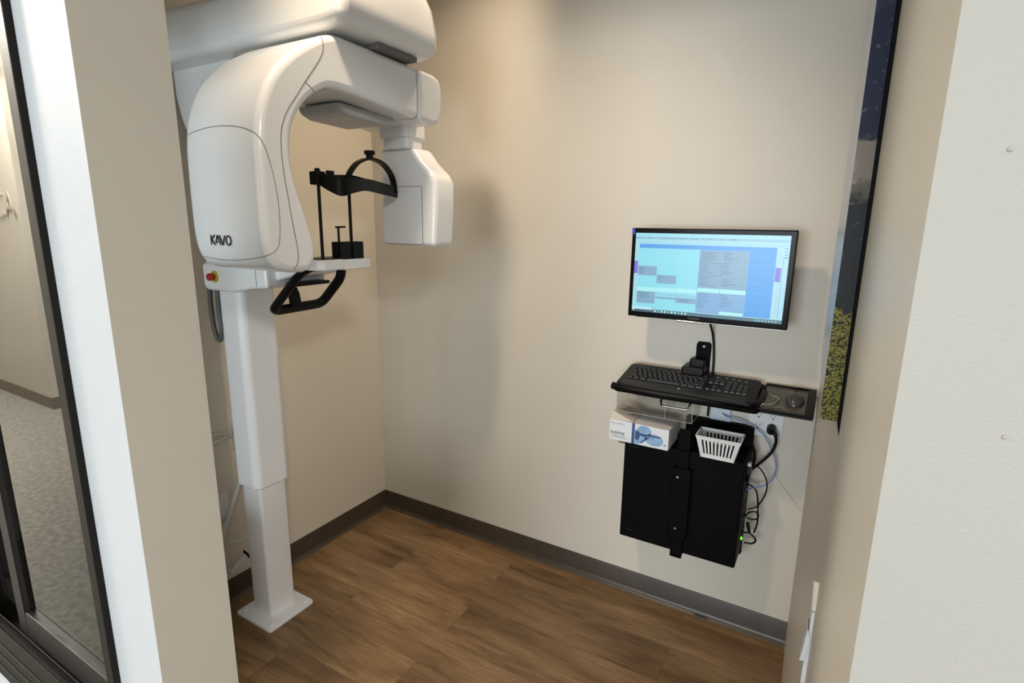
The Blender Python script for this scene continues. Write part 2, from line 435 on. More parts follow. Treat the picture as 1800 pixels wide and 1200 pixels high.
# ------------------------------------------------------------------ window in the partition
gy = YF0+0.028
ZB = 0.325; ZS = 0.50
b = MB()
b.box(WX1-0.030, WX1, YF0-0.012, YF1, ZB, WZ1); b.box(WX0, WX0+0.03, YF0-0.012, YF1, ZB, WZ1)
b.box(WX0+0.03, WX1-0.03, YF0-0.012, YF1, WZ1-0.03, WZ1)
b.box(WX0+0.03, WX1-0.03, YF0-0.012, YF1, ZB, ZS-0.03)
for y in (YF0-0.012, YF0+0.010, YF0+0.05):
    b.box(WX0+0.03, WX1-0.03, y, y+0.003, ZS-0.03, ZS-0.004)
for z in (0.36, 0.40, 0.44):
    b.box(WX0+0.03, WX1-0.03, YF0-0.0155, YF0-0.011, z, z+0.005)
fr = struct(b.build('window_1', M_bronze, bevel=0.0015, seg=2))
MS = 0.335                           # meeting stile
b = MB()
b.box(WX1-0.054, WX1-0.03, gy-0.014, gy+0.014, ZS, WZ1-0.03); b.box(MS-0.05, MS, gy-0.014, gy+0.014, ZS, WZ1-0.03)
b.box(MS, WX1-0.054, gy-0.014, gy+0.014, ZS, 0.570); b.box(MS, WX1-0.054, gy-0.014, gy+0.014, WZ1-0.06, WZ1-0.03)
sa = b.build('window_sash', M_bronze2, fr, bevel=0.003, seg=2)
MB().box(MS, WX1-0.054, gy-0.002, gy+0.002, 0.570, WZ1-0.06).build('window_pane', M_glass, fr, smooth=False)
b = MB()
b.box(MS-0.09, MS-0.05, gy+0.018, gy+0.046, ZS, WZ1-0.03); b.box(WX0+0.03, WX0+0.06, gy+0.018, gy+0.046, ZS, WZ1-0.03)
b.box(WX0+0.06, MS-0.09, gy+0.018, gy+0.046, ZS, 0.570); b.box(WX0+0.06, MS-0.09, gy+0.018, gy+0.046, WZ1-0.06, WZ1-0.03)
b.build('window_sash', M_bronze, fr, bevel=0.003, seg=2)
MB().box(WX0+0.06, MS-0.09, gy+0.030, gy+0.034, 0.570, WZ1-0.06).build('window_pane', M_glass, fr, smooth=False)

# faint sign letters on the lobby pier (seen mirrored in the glass)
def mir(p): return Vector((p.x, -2*abs(gy) - p.y, p.z))
sg = Vector((-3.95, -3.018, 1.50))
for ln, z, sz, xx in (('CA', 1.54, 0.30, -3.90),):
    m4 = frame(Vector((xx, -3.022, z)), (1, 0, 0), (0, 0, 1))
    so = text_mesh('wall_sign', ln, sz, M_sign, None, m4, 0.003, bold=-0.004)
    tag(so, 'faint grey capital letters on the beige lobby wall reflected in the window', 'sign')

# ------------------------------------------------------------------ x-ray machine
MX = thing('dental_xray_machine', 'white panoramic dental x-ray machine on a floor-bolted column with black handles', 'x-ray machine', (0.2, -0.86, 0))
def rrect(x0, x1, y0, y1, r, n=5):
    out = []
    for cx, cy, a0 in ((x1-r, y1-r, 0), (x0+r, y1-r, 90), (x0+r, y0+r, 180), (x1-r, y0+r, 270)):
        for k in range(n+1):
            a = math.radians(a0+90*k/n); out.append((cx+r*math.cos(a), cy+r*math.sin(a)))
    return out
bp = MB().prism(rrect(0.095, 0.306, -0.965, -0.755, 0.014), 2, 0.0, 0.014).build('base_plate', M_col, MX, bevel=0.003, seg=2)
for x, y in ((0.118, -0.94), (0.283, -0.94), (0.283, -0.78), (0.118, -0.78)):
    MB().cyl((x, y, 0.014), (x, y, 0.020), 0.011, 20, 0.009).build('bolt_cover', M_col, bp)
MB().prism(rrect(0.135, 0.245, -0.913, -0.797, 0.012), 2, 0.014, 0.75).build('lower_column', M_col, MX, ang=50)
MB().prism([(0.120, -0.905), (0.142, -0.929), (0.232, -0.929), (0.252, -0.915), (0.257, -0.90), (0.257, -0.80), (0.243, -0.783), (0.135, -0.783), (0.120, -0.80)], 2, 0.562, 1.36).build('upper_column', M_col, MX, bevel=0.006, seg=3, blim=20)
# carriage behind the rotating unit
MB().prism([(0.035, 2.04), (0.36, 2.04), (0.33, 1.8), (0.30, 1.38), (0.11, 1.38), (0.112, 1.74), (0.095, 1.80), (0.06, 1.87), (0.04, 1.94)], 1, -0.955, -0.76).build('carriage', M_white, MX, bevel=0.02, seg=4)
co = MB().prism([(0.172, 1.405), (0.172, 1.332), (0.185, 1.316), (0.33, 1.316), (0.42, 1.334), (0.505, 1.342), (0.505, 1.405)], 1, -1.0, -0.77).build('carriage_collar', M_white, MX, bevel=0.014, seg=4)
MB().box(0.455, 0.457, -1.0006, -0.999, 1.345, 1.40).build('collar_seam', M_seam, co, smooth=False)
# emergency stop
e0 = py(378, 486, -1.0)
es = thing('x', '', '', e0)
bpy.data.objects.remove(es)
MB().cyl((e0.x, -1.004, e0.z), (e0.x, -0.998, e0.z), 0.0195, 28).build('emergency_stop_ring', M_yellow, co).parent = co
st = MB().cyl((e0.x, -1.014, e0.z), (e0.x, -1.004, e0.z), 0.009, 24).cyl((e0.x, -1.024, e0.z), (e0.x, -1.012, e0.z), 0.0125, 24, 0.0125).build('emergency_stop_button', M_red, co, bevel=0.002)
# shelf to the chin rest
MB().hexa([(0.47, -0.965, 1.355), (0.60, -0.965, 1.385), (0.60, -0.80, 1.385), (0.47, -0.80, 1.355), (0.47, -0.965, 1.395), (0.60, -0.965, 1.425), (0.60, -0.80, 1.425), (0.47, -0.80, 1.395)]).build('support_shelf', M_white, MX, bevel=0.01)
MB().box(0.40, 0.56, -0.93, -0.80, 1.345, 1.356).build('shelf_underside', M_black, MX, bevel=0.003)

# overhead support beam (fixed)
bprof = [(0.01, 2.022), (0.84, 2.022), (0.885, 2.028), (0.905, 2.05), (0.906, 2.09), (0.89, 2.16), (0.86, 2.215), (0.80, 2.23), (0.62, 2.205), (0.50, 2.175), (0.40, 2.168), (0.25, 2.176), (0.10, 2.183), (0.01, 2.183)]
MB().prism(bprof, 1, -1.025, -0.635).build('overhead_beam', M_white, MX, bevel=0.028, seg=5, ang=50, blim=50)
MB().box(0.80, 0.87, -0.86, -0.70, 2.008, 2.0225).build('beam_slot', M_seam, MX, bevel=0.002)
MB().cyl((0.66, -0.84, 2.0), (0.66, -0.84, 2.03), 0.10, 40).build('rotation_bearing', M_greyw, MX)

# rotating C-arm with tube head (outline in y,z; swept along x)
outer = [(-1.135, 1.420), (-1.18, 1.423), (-1.212, 1.434), (-1.233, 1.458), (-1.243, 1.50), (-1.245, 1.57), (-1.244, 1.66), (-1.241, 1.73), (-1.228, 1.80), (-1.192, 1.875), (-1.13, 1.938), (-1.06, 1.984), (-1.015, 2.004), (-0.98, 2.010)]
inner = [(-1.005, 1.879), (-1.045, 1.868), (-1.09, 1.838), (-1.127, 1.795), (-1.147, 1.745), (-1.150, 1.685), (-1.139, 1.627), (-1.117, 1.56), (-1.097, 1.49), (-1.098, 1.455), (-1.112, 1.428)]
def cm2(P, n=4): return [(v.x, v.y) for v in catmull([(a, b, 0) for a, b in P], n)]
arm_prof = cm2(outer) + [(-0.674, 2.003), (-0.674, 1.858)] + cm2([(-0.80, 1.866), (-0.90, 1.875)] + inner)
X0, X1 = 0.560, 0.852
body = MB().prism(arm_prof, 0, X0, X1).build('rotating_arm', M_white, MX, bevel=0.018, seg=5, ang=60, blim=50)
capp = [(-0.672, 2.003), (-0.60, 2.001), (-0.572, 1.993), (-0.558, 1.975), (-0.556, 1.94), (-0.562, 1.885), (-0.577, 1.856), (-0.605, 1.848), (-0.672, 1.857)]
MB().prism(capp, 0, X0, X1).build('arm_end_cap', M_white, MX, bevel=0.016, seg=5, ang=60, blim=60)
# hub under the arm
MB().prism([(-0.925, 1.872), (-0.915, 1.850), (-0.88, 1.838), (-0.74, 1.834), (-0.70, 1.842), (-0.69, 1.864)], 0, 0.60, 0.775).build('arm_underside_cover', M_greyw, MX, bevel=0.012, seg=3)
# sensor head
sh = MB().prism([(0.61, 1.468), (0.842, 1.466), (0.852, 1.60), (0.852, 1.676), (0.838, 1.702), (0.79, 1.745), (0.752, 1.79), (0.612, 1.79)], 1, -0.60, -0.49).build('sensor_head', M_white, MX, bevel=0.016, seg=4, ang=40, blim=30)
MB().box(0.626, 0.795, -0.6012, -0.599, 1.474, 1.664).build('sensor_panel', M_greyw, sh, bevel=0.0005, seg=1).data.materials[0] = M_white
b = MB()
for a, c in (((0.626, 1.664), (0.795, 1.664)), ((0.795, 1.664), (0.795, 1.474)), ((0.626, 1.474), (0.795, 1.474))):
    b.tube([(a[0], -0.6005, a[1]), (c[0], -0.6005, c[1])], 0.0011, 6)
b.build('panel_seam', M_seam, sh)
MB().prism(rrect(0.627, 0.757, -0.625, -0.52, 0.02), 2, 1.82, 1.862).prism(rrect(0.635, 0.752, -0.615, -0.53, 0.02), 2, 1.785, 1.822).build('sensor_neck', M_white, MX, bevel=0.003, seg=2)

# seams drawn on the moulded body (thin gaps of the covers): found by casting onto the surface
bpy.context.view_layer.update()
dg = bpy.context.evaluated_depsgraph_get()
bv = BVHTree.FromObject(body, dg)
boff = body.matrix_world.translation
boff = MX.location + body.location
def onbody(u, v):
    d = ray(u, v).normalized()
    h = bv.ray_cast(CAM-boff, d)
    if h[0] is None: return None
    return h[0]+boff
def seam(pts, r=0.0009, dense=14):
    P = catmull([(u, v, 0) for u, v in pts], dense)
    Q = [onbody(p.x, p.y) for p in P]; Q = [q for q in Q if q is not None]
    return Q
b = MB()
b.tube(seam([(330, 237), (345, 230), (372, 223), (405, 221), (432, 226), (452, 237), (465, 257), (476, 290), (486, 335), (491, 375), (492, 415), (487, 437), (470, 449), (440, 455), (405, 457), (370, 453), (343, 446)]), 0.0009, 6)
b.build('cover_seam', M_seam, body)
b = MB()
b.tube(seam([(563, 60), (567, 74), (567, 90), (560, 106), (548, 125), (536, 143), (522, 166), (507, 190), (498, 212), (494, 235), (495, 270), (500, 310), (507, 350), (514, 390), (520, 420), (524, 445), (523, 462), (516, 474)]), 0.0011, 6)
b.tube(seam([(536, 143), (545, 152), (554, 163)]), 0.0009, 6)
b.build('arm_seam', M_seam, body)

# maker's name on the cover
yk = -1.2462
K0 = py(371, 430, yk); K1 = py(408, 431, yk); KT = py(371, 412.5, yk)
kw = (K1.x-K0.x); kh = KT.z-K0.z
def stroke(b, pts, w=0.13):
    for i in range(len(pts)-1):
        a = Vector(pts[i]); c = Vector(pts[i+1]); t = (c-a).normalized(); n = Vector((-t.y, t.x))*w/2
        q = [a-n, c-n, c+n, a+n]
        b.poly([(K0.x+p.x*kh, yk, K0.z+p.y*kh) for p in q], (0, 0.0012, 0))
b = MB()
W = kw/kh
stroke(b, [(0.07, 0), (0.07, 1)]); stroke(b, [(0.5*W*0.42, 1), (0.10, 0.52)]); stroke(b, [(0.10, 0.55), (0.21*W+0.02, 0)])
stroke(b, [(W*0.24, 0.32), (W*0.33, 0.98), (W*0.46, 0.0)]); stroke(b, [(W*0.24, 0.30), (W*0.34, 0.30)])
stroke(b, [(W*0.43, 0.98), (W*0.56, 0.02), (W*0.68, 0.98)])
ocx, ocz, orx = W*0.84, 0.5, W*0.115
stroke(b, [(ocx+orx*math.cos(2*PI*k/20), ocz+0.44*math.sin(2*PI*k/20)) for k in range(21)])
b.build('maker_lettering', M_logo, body, smooth=False)

# chin rest tray
tr_ = MB().prism([(0.56, -0.975), (0.705, -0.975), (0.722, -0.958), (0.722, -0.884), (0.56, -0.884)], 2, 1.404, 1.436).build('chin_rest_tray', M_white, MX, bevel=0.005, seg=3, blim=60)
MB().prism(rrect(0.58, 0.722, -0.883, -0.768, 0.012), 2, 1.402, 1.434).build('chin_rest_tray', M_greyw, MX, bevel=0.004, seg=2).data.materials[0] = M_white
ch = MB().box(0.62, 0.70, -0.952, -0.80, 1.4335, 1.4385).build('chin_support', M_black, MX, bevel=0.001, seg=1)
MB().box(0.665, 0.705, -0.880, -0.838, 1.436, 1.486).box(0.665, 0.705, -0.829, -0.785, 1.434, 1.486).box(0.67, 0.69, -0.845, -0.825, 1.436, 1.45).build('chin_block', M_black, ch, bevel=0.002, seg=2)
MB().cyl((0.69, -0.872, 1.48), (0.69, -0.872, 1.53), 0.0035, 12).cyl((0.69, -0.882, 1.53), (0.69, -0.845, 1.531), 0.003, 12).build('bite_peg', M_black, ch)
# temple support
A0 = px(567, 446, 0.68); A1 = px(563, 318, 0.68); B0 = px(618, 430, 0.70); B1 = px(616, 330, 0.70)
MB().cyl((A0.x, A0.y, 1.434), (A0.x, A0.y, A1.z+0.02), 0.0048, 14).build('support_rod', M_black, MX)
MB().cyl((B0.x, B0.y, 1.48), (B0.x, B0.y, B1.z+0.02), 0.0048, 14).build('support_rod', M_black, MX)
hs = MB().box(0.665, 0.70, A0.y-0.020, A0.y+0.012, 1.650, 1.688).cyl((0.683, A0.y-0.004, 1.685), (0.683, A0.y-0.004, 1.697), 0.008).build('rod_clamp', M_black, MX, bevel=0.004)
H = [px(562, 314, 0.69), px(580, 322, 0.72), px(600, 329, 0.745), px(620, 326, 0.75), px(645, 325, 0.74), px(670, 331, 0.72), px(697, 338, 0.70)]
MB().strap(catmull(H, 6), (0, 0, 1), [0.036+0.014*math.sin(PI*min(1, k/22)) for k in range(37)], 0.009).build('temple_band', M_black, MX, bevel=0.002)
H2 = [px(575, 312, 0.68), px(592, 313, 0.66), px(620, 314, 0.665), px(650, 322, 0.68), px(670, 330, 0.70)]
MB().strap(catmull(H2, 6), (0, 0, 1), 0.020, 0.008).build('temple_band', M_black, MX, bevel=0.002)
MB().cyl(px(580, 306, 0.68), px(580, 301, 0.68)+Vector((0, 0, 0.001)), 0.012, 14).build('clamp_knob', M_black, MX)
arc = [px(612, 328, 0.70), px(612, 312, 0.70), px(618, 298, 0.70), px(630, 285, 0.70), px(650, 279, 0.70), px(671, 287, 0.70), px(684, 302, 0.70), px(691, 318, 0.70), px(694, 340, 0.70)]
MB().strap(catmull(arc, 6), (1, 0, 0), 0.022, 0.0075).build('head_strap', M_black, MX, bevel=0.001)
k0 = px(650, 279, 0.70)
MB().cyl(k0, k0+Vector((0, 0, 0.014)), 0.011).cyl(k0+Vector((0, 0, 0.012)), k0+Vector((0, 0, 0.024)), 0.017, 8).build('strap_knob', M_black, MX)
# handles
hp = fillet([(0.655, -0.955, 1.410), (0.60, -0.957, 1.385), (0.462, -0.957, 1.262), (0.455, -0.75, 1.264), (0.552, -0.745, 1.360), (0.558, -0.745, 1.41)], 0.03, 6)
MB().tube(hp, [0.0115+0.005*min(1, i/16) for i in range(len(hp))], 14).build('patient_handle', M_black, MX)
MB().strap([(0.44, -0.875, 1.356), (0.475, -0.88, 1.31), (0.47, -0.87, 1.268)], (0, 1, 0), 0.038, 0.016).build('handle_strut', M_black, MX, bevel=0.003)
MB().tube([(0.64, -0.95, 1.403), (0.60, -0.85, 1.397), (0.56, -0.75, 1.40)], 0.006, 8).build('handle_crossbar', M_black, MX)
# hose loop behind the column
h1 = catmull([py(368, 500, -0.93), py(371, 540, -0.93), py(377, 578, -0.93), py(386, 598, -0.93), py(390, 582, -0.93), py(385, 545, -0.93), py(382, 500, -0.93)], 8)
MB().tube(h1, 0.0085, 12).build('corrugated_hose', M_hose, MX)

# ------------------------------------------------------------------ left wall: plates and cables behind the column
t = thing('wall_plate', 'white wall plate low on the left wall behind the machine column', 'wall plate', (0.0, -0.93, 0.43))
MB().box(0.0, 0.007, -0.965, -0.893, 0.375, 0.485).build('plate', M_plate, t, bevel=0.003)
t = thing('wall_plate', 'white wall plate with a tied white cable, higher of two on the left wall', 'wall plate', (0.0, -0.80, 0.70))
MB().box(0.0, 0.007, -0.845, -0.775, 0.65, 0.76).build('plate', M_plate, t, bevel=0.003)
cb = MB().tube(catmull([px(409, 765, 0.012), px(395, 763, 0.02), px(380, 764, 0.025), px(355, 768, 0.02)], 6), 0.004, 8)
cb.tube(catmull([px(409, 767, 0.012), px(397, 768, 0.02), px(382, 776, 0.025), px(355, 782, 0.02)], 6), 0.005, 8)
tag(cb.build('wall_cord', M_cable_w), 'pair of white cords running from the higher wall plate behind the column', 'cable')
cb = MB().tube(catmull([px(426, 835, 0.05), px(415, 870, 0.05), px(404, 905, 0.04), px(394, 935, 0.03), px(385, 960, 0.02)], 6), 0.011, 12)
tag(cb.build('cable_conduit', M_cable_w), 'thick white conduit slanting down behind the machine column', 'conduit')
cb = MB().tube(catmull([px(398, 952, 0.02), px(410, 951, 0.03), px(425, 948, 0.03), px(436, 940, 0.03)], 6), 0.0045, 8)
cb.tube(catmull([px(396, 948, 0.02), px(402, 930, 0.02), px(414, 910, 0.02), px(425, 915, 0.02), px(432, 930, 0.02)], 6), 0.0015, 6)
tag(cb.build('white_cable', M_cable_w), 'white cable crossing the left wall just above the coiled bundle', 'cable')
cb = MB()
for i, (a, r) in enumerate(((0, 0.004), (3, 0.004), (6, 0.006), (9, 0.004))):
    cb.tube(catmull([px(438, 965+a, 0.03+0.004*i), px(428, 978+a, 0.035), px(418, 988+a, 0.03), px(408, 1002+a*0.6, 0.03), px(402, 1000, 0.025)], 6), r, 8)
cb = cb.build('cable_bundle', M_cable_w)
tag(cb, 'bundle of white cables tied with a black strap above the left baseboard', 'cable')
MB().strap([px(428, 968, 0.05), px(434, 973, 0.052), px(438, 978, 0.05)], (0, 0.3, 1), 0.012, 0.004).build('cable_tie', M_black, cb)

# ------------------------------------------------------------------ monitor
my = -0.15
mo = thing('computer_monitor', 'black widescreen monitor on the back wall showing a blue schedule', 'monitor', (1.637, my, 1.38))
mx0, mx1, mz0, mz1 = 1.374, 1.899, 1.224, 1.537
MB().box(mx0, mx1, my, my+0.030, mz0, mz1).build('monitor_casing', M_blackg, mo, bevel=0.003)
MB().box(mx0+0.06, mx1-0.06, my+0.028, my+0.05, mz0+0.04, mz1-0.04).build('monitor_back', M_black, mo, bevel=0.01)
MB().box(1.60, 1.67, my+0.05, -0.001, 1.33, 1.43).build('wall_arm', M_blackm, mo, bevel=0.003)
# screen corners from the photo
sTL, sTR, sBR, sBL = py(1118.7, 407.8, my), py(1392.5, 415.8, my), py(1373, 568.5, my), py(1110.7, 546.5, my)
sx0, sx1 = (sTL.x+sBL.x)/2, (sTR.x+sBR.x)/2; sz1 = (sTL.z+sTR.z)/2; sz0 = (sBL.z+sBR.z)/2
MB().box(mx0+0.004, mx1-0.004, my-0.0015, my, mz0+0.003, mz1-0.003).build('bezel', M_blackg, mo, bevel=0.001, seg=1)
SW, SH = sx1-sx0, sz1-sz0
scols = {}
def scol(r, g, b_, k=0.86):
    key = (r, g, b_)
    if key not in scols: scols[key] = emis('screen_%d_%d_%d' % key, s2l(r, g, b_), k)
    return scols[key]
rects = []
def R_(u0, v0, u1, v1, c): rects.append((u0, v0, u1, v1, c))
LC = (140, 228, 245); WC = (168, 224, 240); BL = (62, 160, 238); GR = (128, 172, 200); GR2 = (122, 176, 222); PU = (120, 112, 222)
BAR = (176, 246, 250); DK = (90, 125, 150); TB = (52, 110, 125)
R_(0, 0, 1, 1, WC)
R_(0, 0.0, 1, 0.035, (160, 228, 244)); R_(0.0, 0.047, 1, 0.075, (140, 200, 222)); R_(0, 0.10, 1, 0.13, (160, 222, 240))
R_(0.032, 0.135, 0.927, 0.185, BL)
R_(0.03, 0.185, 0.452, 0.955, LC)
R_(0.452, 0.185, 0.768, 0.95, GR2)
R_(0.768, 0.185, 0.927, 0.95, BL)
for k in range(7): R_(0.775, 0.245+0.105*k, 0.90, 0.248+0.105*k, (110, 190, 245))
R_(0.455, 0.20, 0.60, 0.655, GR); R_(0.603, 0.195, 0.765, 0.655, GR)
for v in (0.335, 0.49): R_(0.455, v, 0.60, v+0.006, DK)
R_(0.597, 0.335, 0.601, 0.495, DK)
for v in (0.31, 0.40, 0.50, 0.60): R_(0.603, v, 0.765, v+0.003, (110, 155, 180))
R_(0.0, 0.35, 0.027, 0.51, PU); R_(0.93, 0.36, 0.963, 0.52, PU)
R_(0.03, 0.41, 0.165, 0.53, GR); R_(0.168, 0.515, 0.305, 0.62, GR)
R_(0.03, 0.68, 0.164, 0.73, BAR); R_(0.168, 0.675, 0.306, 0.725, BAR); R_(0.31, 0.67, 0.452, 0.72, BAR)
R_(0.455, 0.645, 0.60, 0.695, BAR); R_(0.603, 0.645, 0.765, 0.695, BAR)
R_(0.03, 0.735, 0.164, 0.885, GR); R_(0.168, 0.745, 0.452, 0.775, (140, 210, 232)); R_(0.168, 0.79, 0.31, 0.815, GR); R_(0.31, 0.785, 0.452, 0.85, GR)
R_(0.455, 0.70, 0.60, 0.93, GR2); R_(0.603, 0.70, 0.765, 0.93, GR2)
R_(0.61, 0.915, 0.76, 0.95, BAR)
R_(0.968, 0.25, 0.971, 0.93, (120, 165, 190)); R_(0.975, 0.24, 1.0, 0.245, DK)
for k in range(12): R_(0.945, 0.22+0.06*k, 0.958, 0.224+0.06*k, (120, 165, 190)) if not 5 > k > 1 else None
for k in range(4): R_(0.972, 0.14+0.035*k, 0.992, 0.146+0.035*k, (70, 95, 120))
for k in range(30):
    u = 0.02+0.022*k+random.random()*0.006
    if random.random() < 0.75: R_(u, 0.052, u+0.006+random.random()*0.008, 0.064, (100, 140, 165))
# little lines of entries
def lines(u0, u1, v0, v1, n):
    for i in range(n):
        v = v0+(v1-v0)*i/n; w_ = random.uniform(0.35, 0.95)*(u1-u0)
        R_(u0, v, u0+w_, v+0.008, (98, 135, 165))
lines(0.462, 0.59, 0.215, 0.33, 6); lines(0.462, 0.56, 0.36, 0.48, 5); lines(0.462, 0.59, 0.51, 0.63, 5)
lines(0.61, 0.70, 0.21, 0.31, 5); lines(0.61, 0.70, 0.33, 0.40, 3); lines(0.61, 0.69, 0.42, 0.48, 3); lines(0.61, 0.71, 0.52, 0.62, 5)
lines(0.462, 0.55, 0.715, 0.90, 7); lines(0.61, 0.70, 0.715, 0.88, 7)
lines(0.04, 0.11, 0.43, 0.52, 4); lines(0.18, 0.22, 0.53, 0.58, 3); lines(0.04, 0.13, 0.75, 0.83, 4); lines(0.33, 0.42, 0.80, 0.84, 2)
R_(0, 0.935, 0.155, 0.965, (190, 240, 250)); R_(0.145, 0.94, 0.155, 0.952, (170, 110, 140))
R_(0.155, 0.958, 1, 1, TB); R_(0, 0.968, 0.155, 1.0, (60, 90, 105))
for k in range(10): R_(0.165+0.024*k, 0.966, 0.178+0.024*k, 0.990, (190, 235, 235) if k % 3 != 1 else (120, 190, 205))
for k in range(7): R_(0.84+0.02*k, 0.972, 0.850+0.02*k, 0.986, (150, 205, 215))
R_(0.005, 0.965, 0.02, 0.985, (190, 225, 235))
b = MB(); cl = []
for i, (u0, v0, u1, v1, c) in enumerate(rects):
    m_ = scol(*c)
    if m_ not in cl: cl.append(m_)
    b.mi = cl.index(m_)
    yy = my-0.0016-0.00001*i
    vs = [b.bm.verts.new(p) for p in ((sx0+SW*u0, yy, sz1-SH*v0), (sx0+SW*u1, yy, sz1-SH*v0), (sx0+SW*u1, yy, sz1-SH*v1), (sx0+SW*u0, yy, sz1-SH*v1))]
    b._f(vs[::-1])
b.build('screen', cl, mo, smooth=False)
MB().box(mx0+0.0005, mx0+0.011, my-0.003, my-0.001, mz1-0.022, mz1-0.001).build('blue_corner_sticker', M_bluetag, mo, smooth=False)
b = MB().box(1.55, 1.645, my-0.008, my+0.012, mz0-0.006, mz0+0.002); b.build('lower_trim', M_chrome, mo, bevel=0.003)
MB().tube([(mx0+0.03, my+0.002, mz0-0.001), (mx1-0.01, my+0.002, mz0-0.001)], 0.0014, 6).build('lower_trim', M_chrome, mo)
text_mesh('monitor_lettering', 'ViewSonic', 0.0095, mat('logo_grey', (0.10, 0.10, 0.10), 0.4), mo, frame(Vector((1.588, my-0.0018, mz0+0.008)), (1, 0, 0), (0, 0, 1)), 0.0001)
cb = MB().tube(catmull([(1.642, -0.10, 1.235), (1.648, -0.05, 1.20), (1.655, -0.016, 1.15), (1.662, -0.012, 1.08), (1.664, -0.012, 1.00), (1.662, -0.012, 0.93), (1.660, -0.012, 0.85)], 8), 0.0042, 10)
tag(cb.build('monitor_cable', M_black), 'black cable hanging from the monitor down behind the keyboard', 'cable')

# ------------------------------------------------------------------ keyboard shelf, keyboard, mouse
TI = math.atan(0.17)
kt = thing('keyboard_shelf', 'black fold-down keyboard and mouse shelf on a wall bracket below the monitor', 'shelf', (1.60, -0.30, 0.955), (TI, 0, 0), world=False)
def kb_loc(u, v, zl):
    """point of the tilted shelf surface (local height zl) shown at (u, v), in shelf coordinates"""
    Rm = Euler((TI, 0, 0)).to_matrix(); n = Rm @ Vector((0, 0, 1)); p0 = Vector((1.60, -0.30, 0.955)) + n*zl
    d = ray(u, v); t = (p0-CAM).dot(n)/d.dot(n)
    return Rm.transposed() @ (CAM+d*t - Vector((1.60, -0.30, 0.955)))
MB().prism(rrect(-0.238, 0.252, 0.062, 0.275, 0.02), 2, -0.008, 0.006).build('shelf_board', M_blackm, kt, bevel=0.003)
fp = [kb_loc(1077, 677, 0.0), kb_loc(1105, 684, 0.0), kb_loc(1200, 700, 0.0), kb_loc(1300, 713, 0.0), kb_loc(1326, 713, 0.0), kb_loc(1337, 703, 0.0), kb_loc(1342, 690, 0)]
fp = [Vector((p.x, p.y, 0.0)) for p in fp]
MB().tube(catmull(fp, 8), 0.0138, 16).build('palm_rest', M_black, kt)
MB().tube(fillet([(-0.068, 0.10, -0.010), (-0.066, 0.072, -0.040), (0.030, 0.072, -0.040), (0.034, 0.10, -0.010)], 0.012), 0.0045, 10).build('chrome_pull', M_chrome, kt)
# mouse wing
mw = [kb_loc(1334, 676, 0.0), kb_loc(1436, 692, 0.0), kb_loc(1428, 737, 0.0), kb_loc(1326, 721, 0.0)]
wx0, wx1 = 0.247, 0.404; wy0, wy1 = 0.080, 0.285
MB().box(wx0, wx1, wy0, wy1, -0.008, 0.0).build('mouse_wing', M_black, kt, bevel=0.003)
b = MB(); b.box(wx0, wx1, wy0, wy0+0.006, 0.0, 0.008); b.box(wx0, wx1, wy1-0.006, wy1, 0, 0.008); b.box(wx1-0.024, wx1, wy0+0.006, wy1-0.006, 0, 0.008)
b.build('wing_rim', M_black, kt, bevel=0.002)
MB().box(wx0+0.004, wx1-0.024, wy0+0.006, wy1-0.006, 0.0, 0.0012).build('mouse_mat', M_trayg, kt, smooth=False)
# wall bracket (hinge arm)
br_ = MB()
Ri = Euler((TI, 0, 0)).to_matrix().transposed().to_4x4() @ Matrix.Translation((-1.60, 0.30, -0.955))
def inshelf(b): b.bm.transform(Ri); return b
b = MB(); b.prism([(1.596, 0.90), (1.648, 0.90), (1.650, 1.118), (1.644, 1.128), (1.604, 1.128), (1.598, 1.118)], 1, -0.010, 0.0)
inshelf(b).build('bracket_plate', M_blackm, kt, bevel=0.002)
b = MB(); b.cyl((1.625, -0.012, 1.112), (1.625, -0.008, 1.112), 0.004, 12); inshelf(b).build('screw', M_chrome, kt)
b = MB(); b.box(1.585, 1.640, -0.055, -0.010, 1.035, 1.070); b.box(1.565, 1.645, -0.085, -0.010, 1.012, 1.045); b.box(1.55, 1.655, -0.10, -0.01, 0.99, 1.02)
inshelf(b).build('hinge_arm', M_black, kt, bevel=0.008)

kb = thing('computer_keyboard', 'black full-size keyboard on the fold-down wall shelf', 'keyboard', (1.60, -0.30, 0.955), (TI, 0, 0), world=False)
kz = 0.006
pts = [kb_loc(1078, 668, kz+0.016), kb_loc(1112, 637, kz+0.02), kb_loc(1335, 666, kz+0.02), kb_loc(1318, 714, kz+0.016)]
kx0, kx1, ky0, ky1 = -0.232, 0.236, 0.070, 0.268
MB().prism(rrect(kx0, kx1, ky0, ky1, 0.022), 2, kz, kz+0.016).build('keyboard_case', M_black, kb, bevel=0.005, seg=3)
MB().prism(rrect(kx0+0.02, kx1-0.02, ky0+0.004, ky0+0.046, 0.01), 2, kz+0.014, kz+0.0185).build('wrist_rest', M_key, kb, bevel=0.003)
MB().cyl((-0.01, ky0+0.025, kz+0.018), (-0.01, ky0+0.025, kz+0.0195), 0.004).build('maker_badge', M_greyw, kb)
kme = None; cnt = 0
def key(x, y, w_=0.016, d_=0.0145):
    global cnt
    b = MB(); h = 0.007; i = 0.002
    b.hexa([(x, y, kz+0.015), (x+w_, y, kz+0.015), (x+w_, y+d_, kz+0.015), (x, y+d_, kz+0.015), (x+i, y+i, kz+0.015+h), (x+w_-i, y+i, kz+0.015+h), (x+w_-i, y+d_-i, kz+0.015+h), (x+i, y+d_-i, kz+0.015+h)])
    b.build('key', M_key, kb, smooth=False); cnt += 1
x0 = kx0+0.022; P_ = 0.0186; yb = ky0+0.056; RY = 1.0
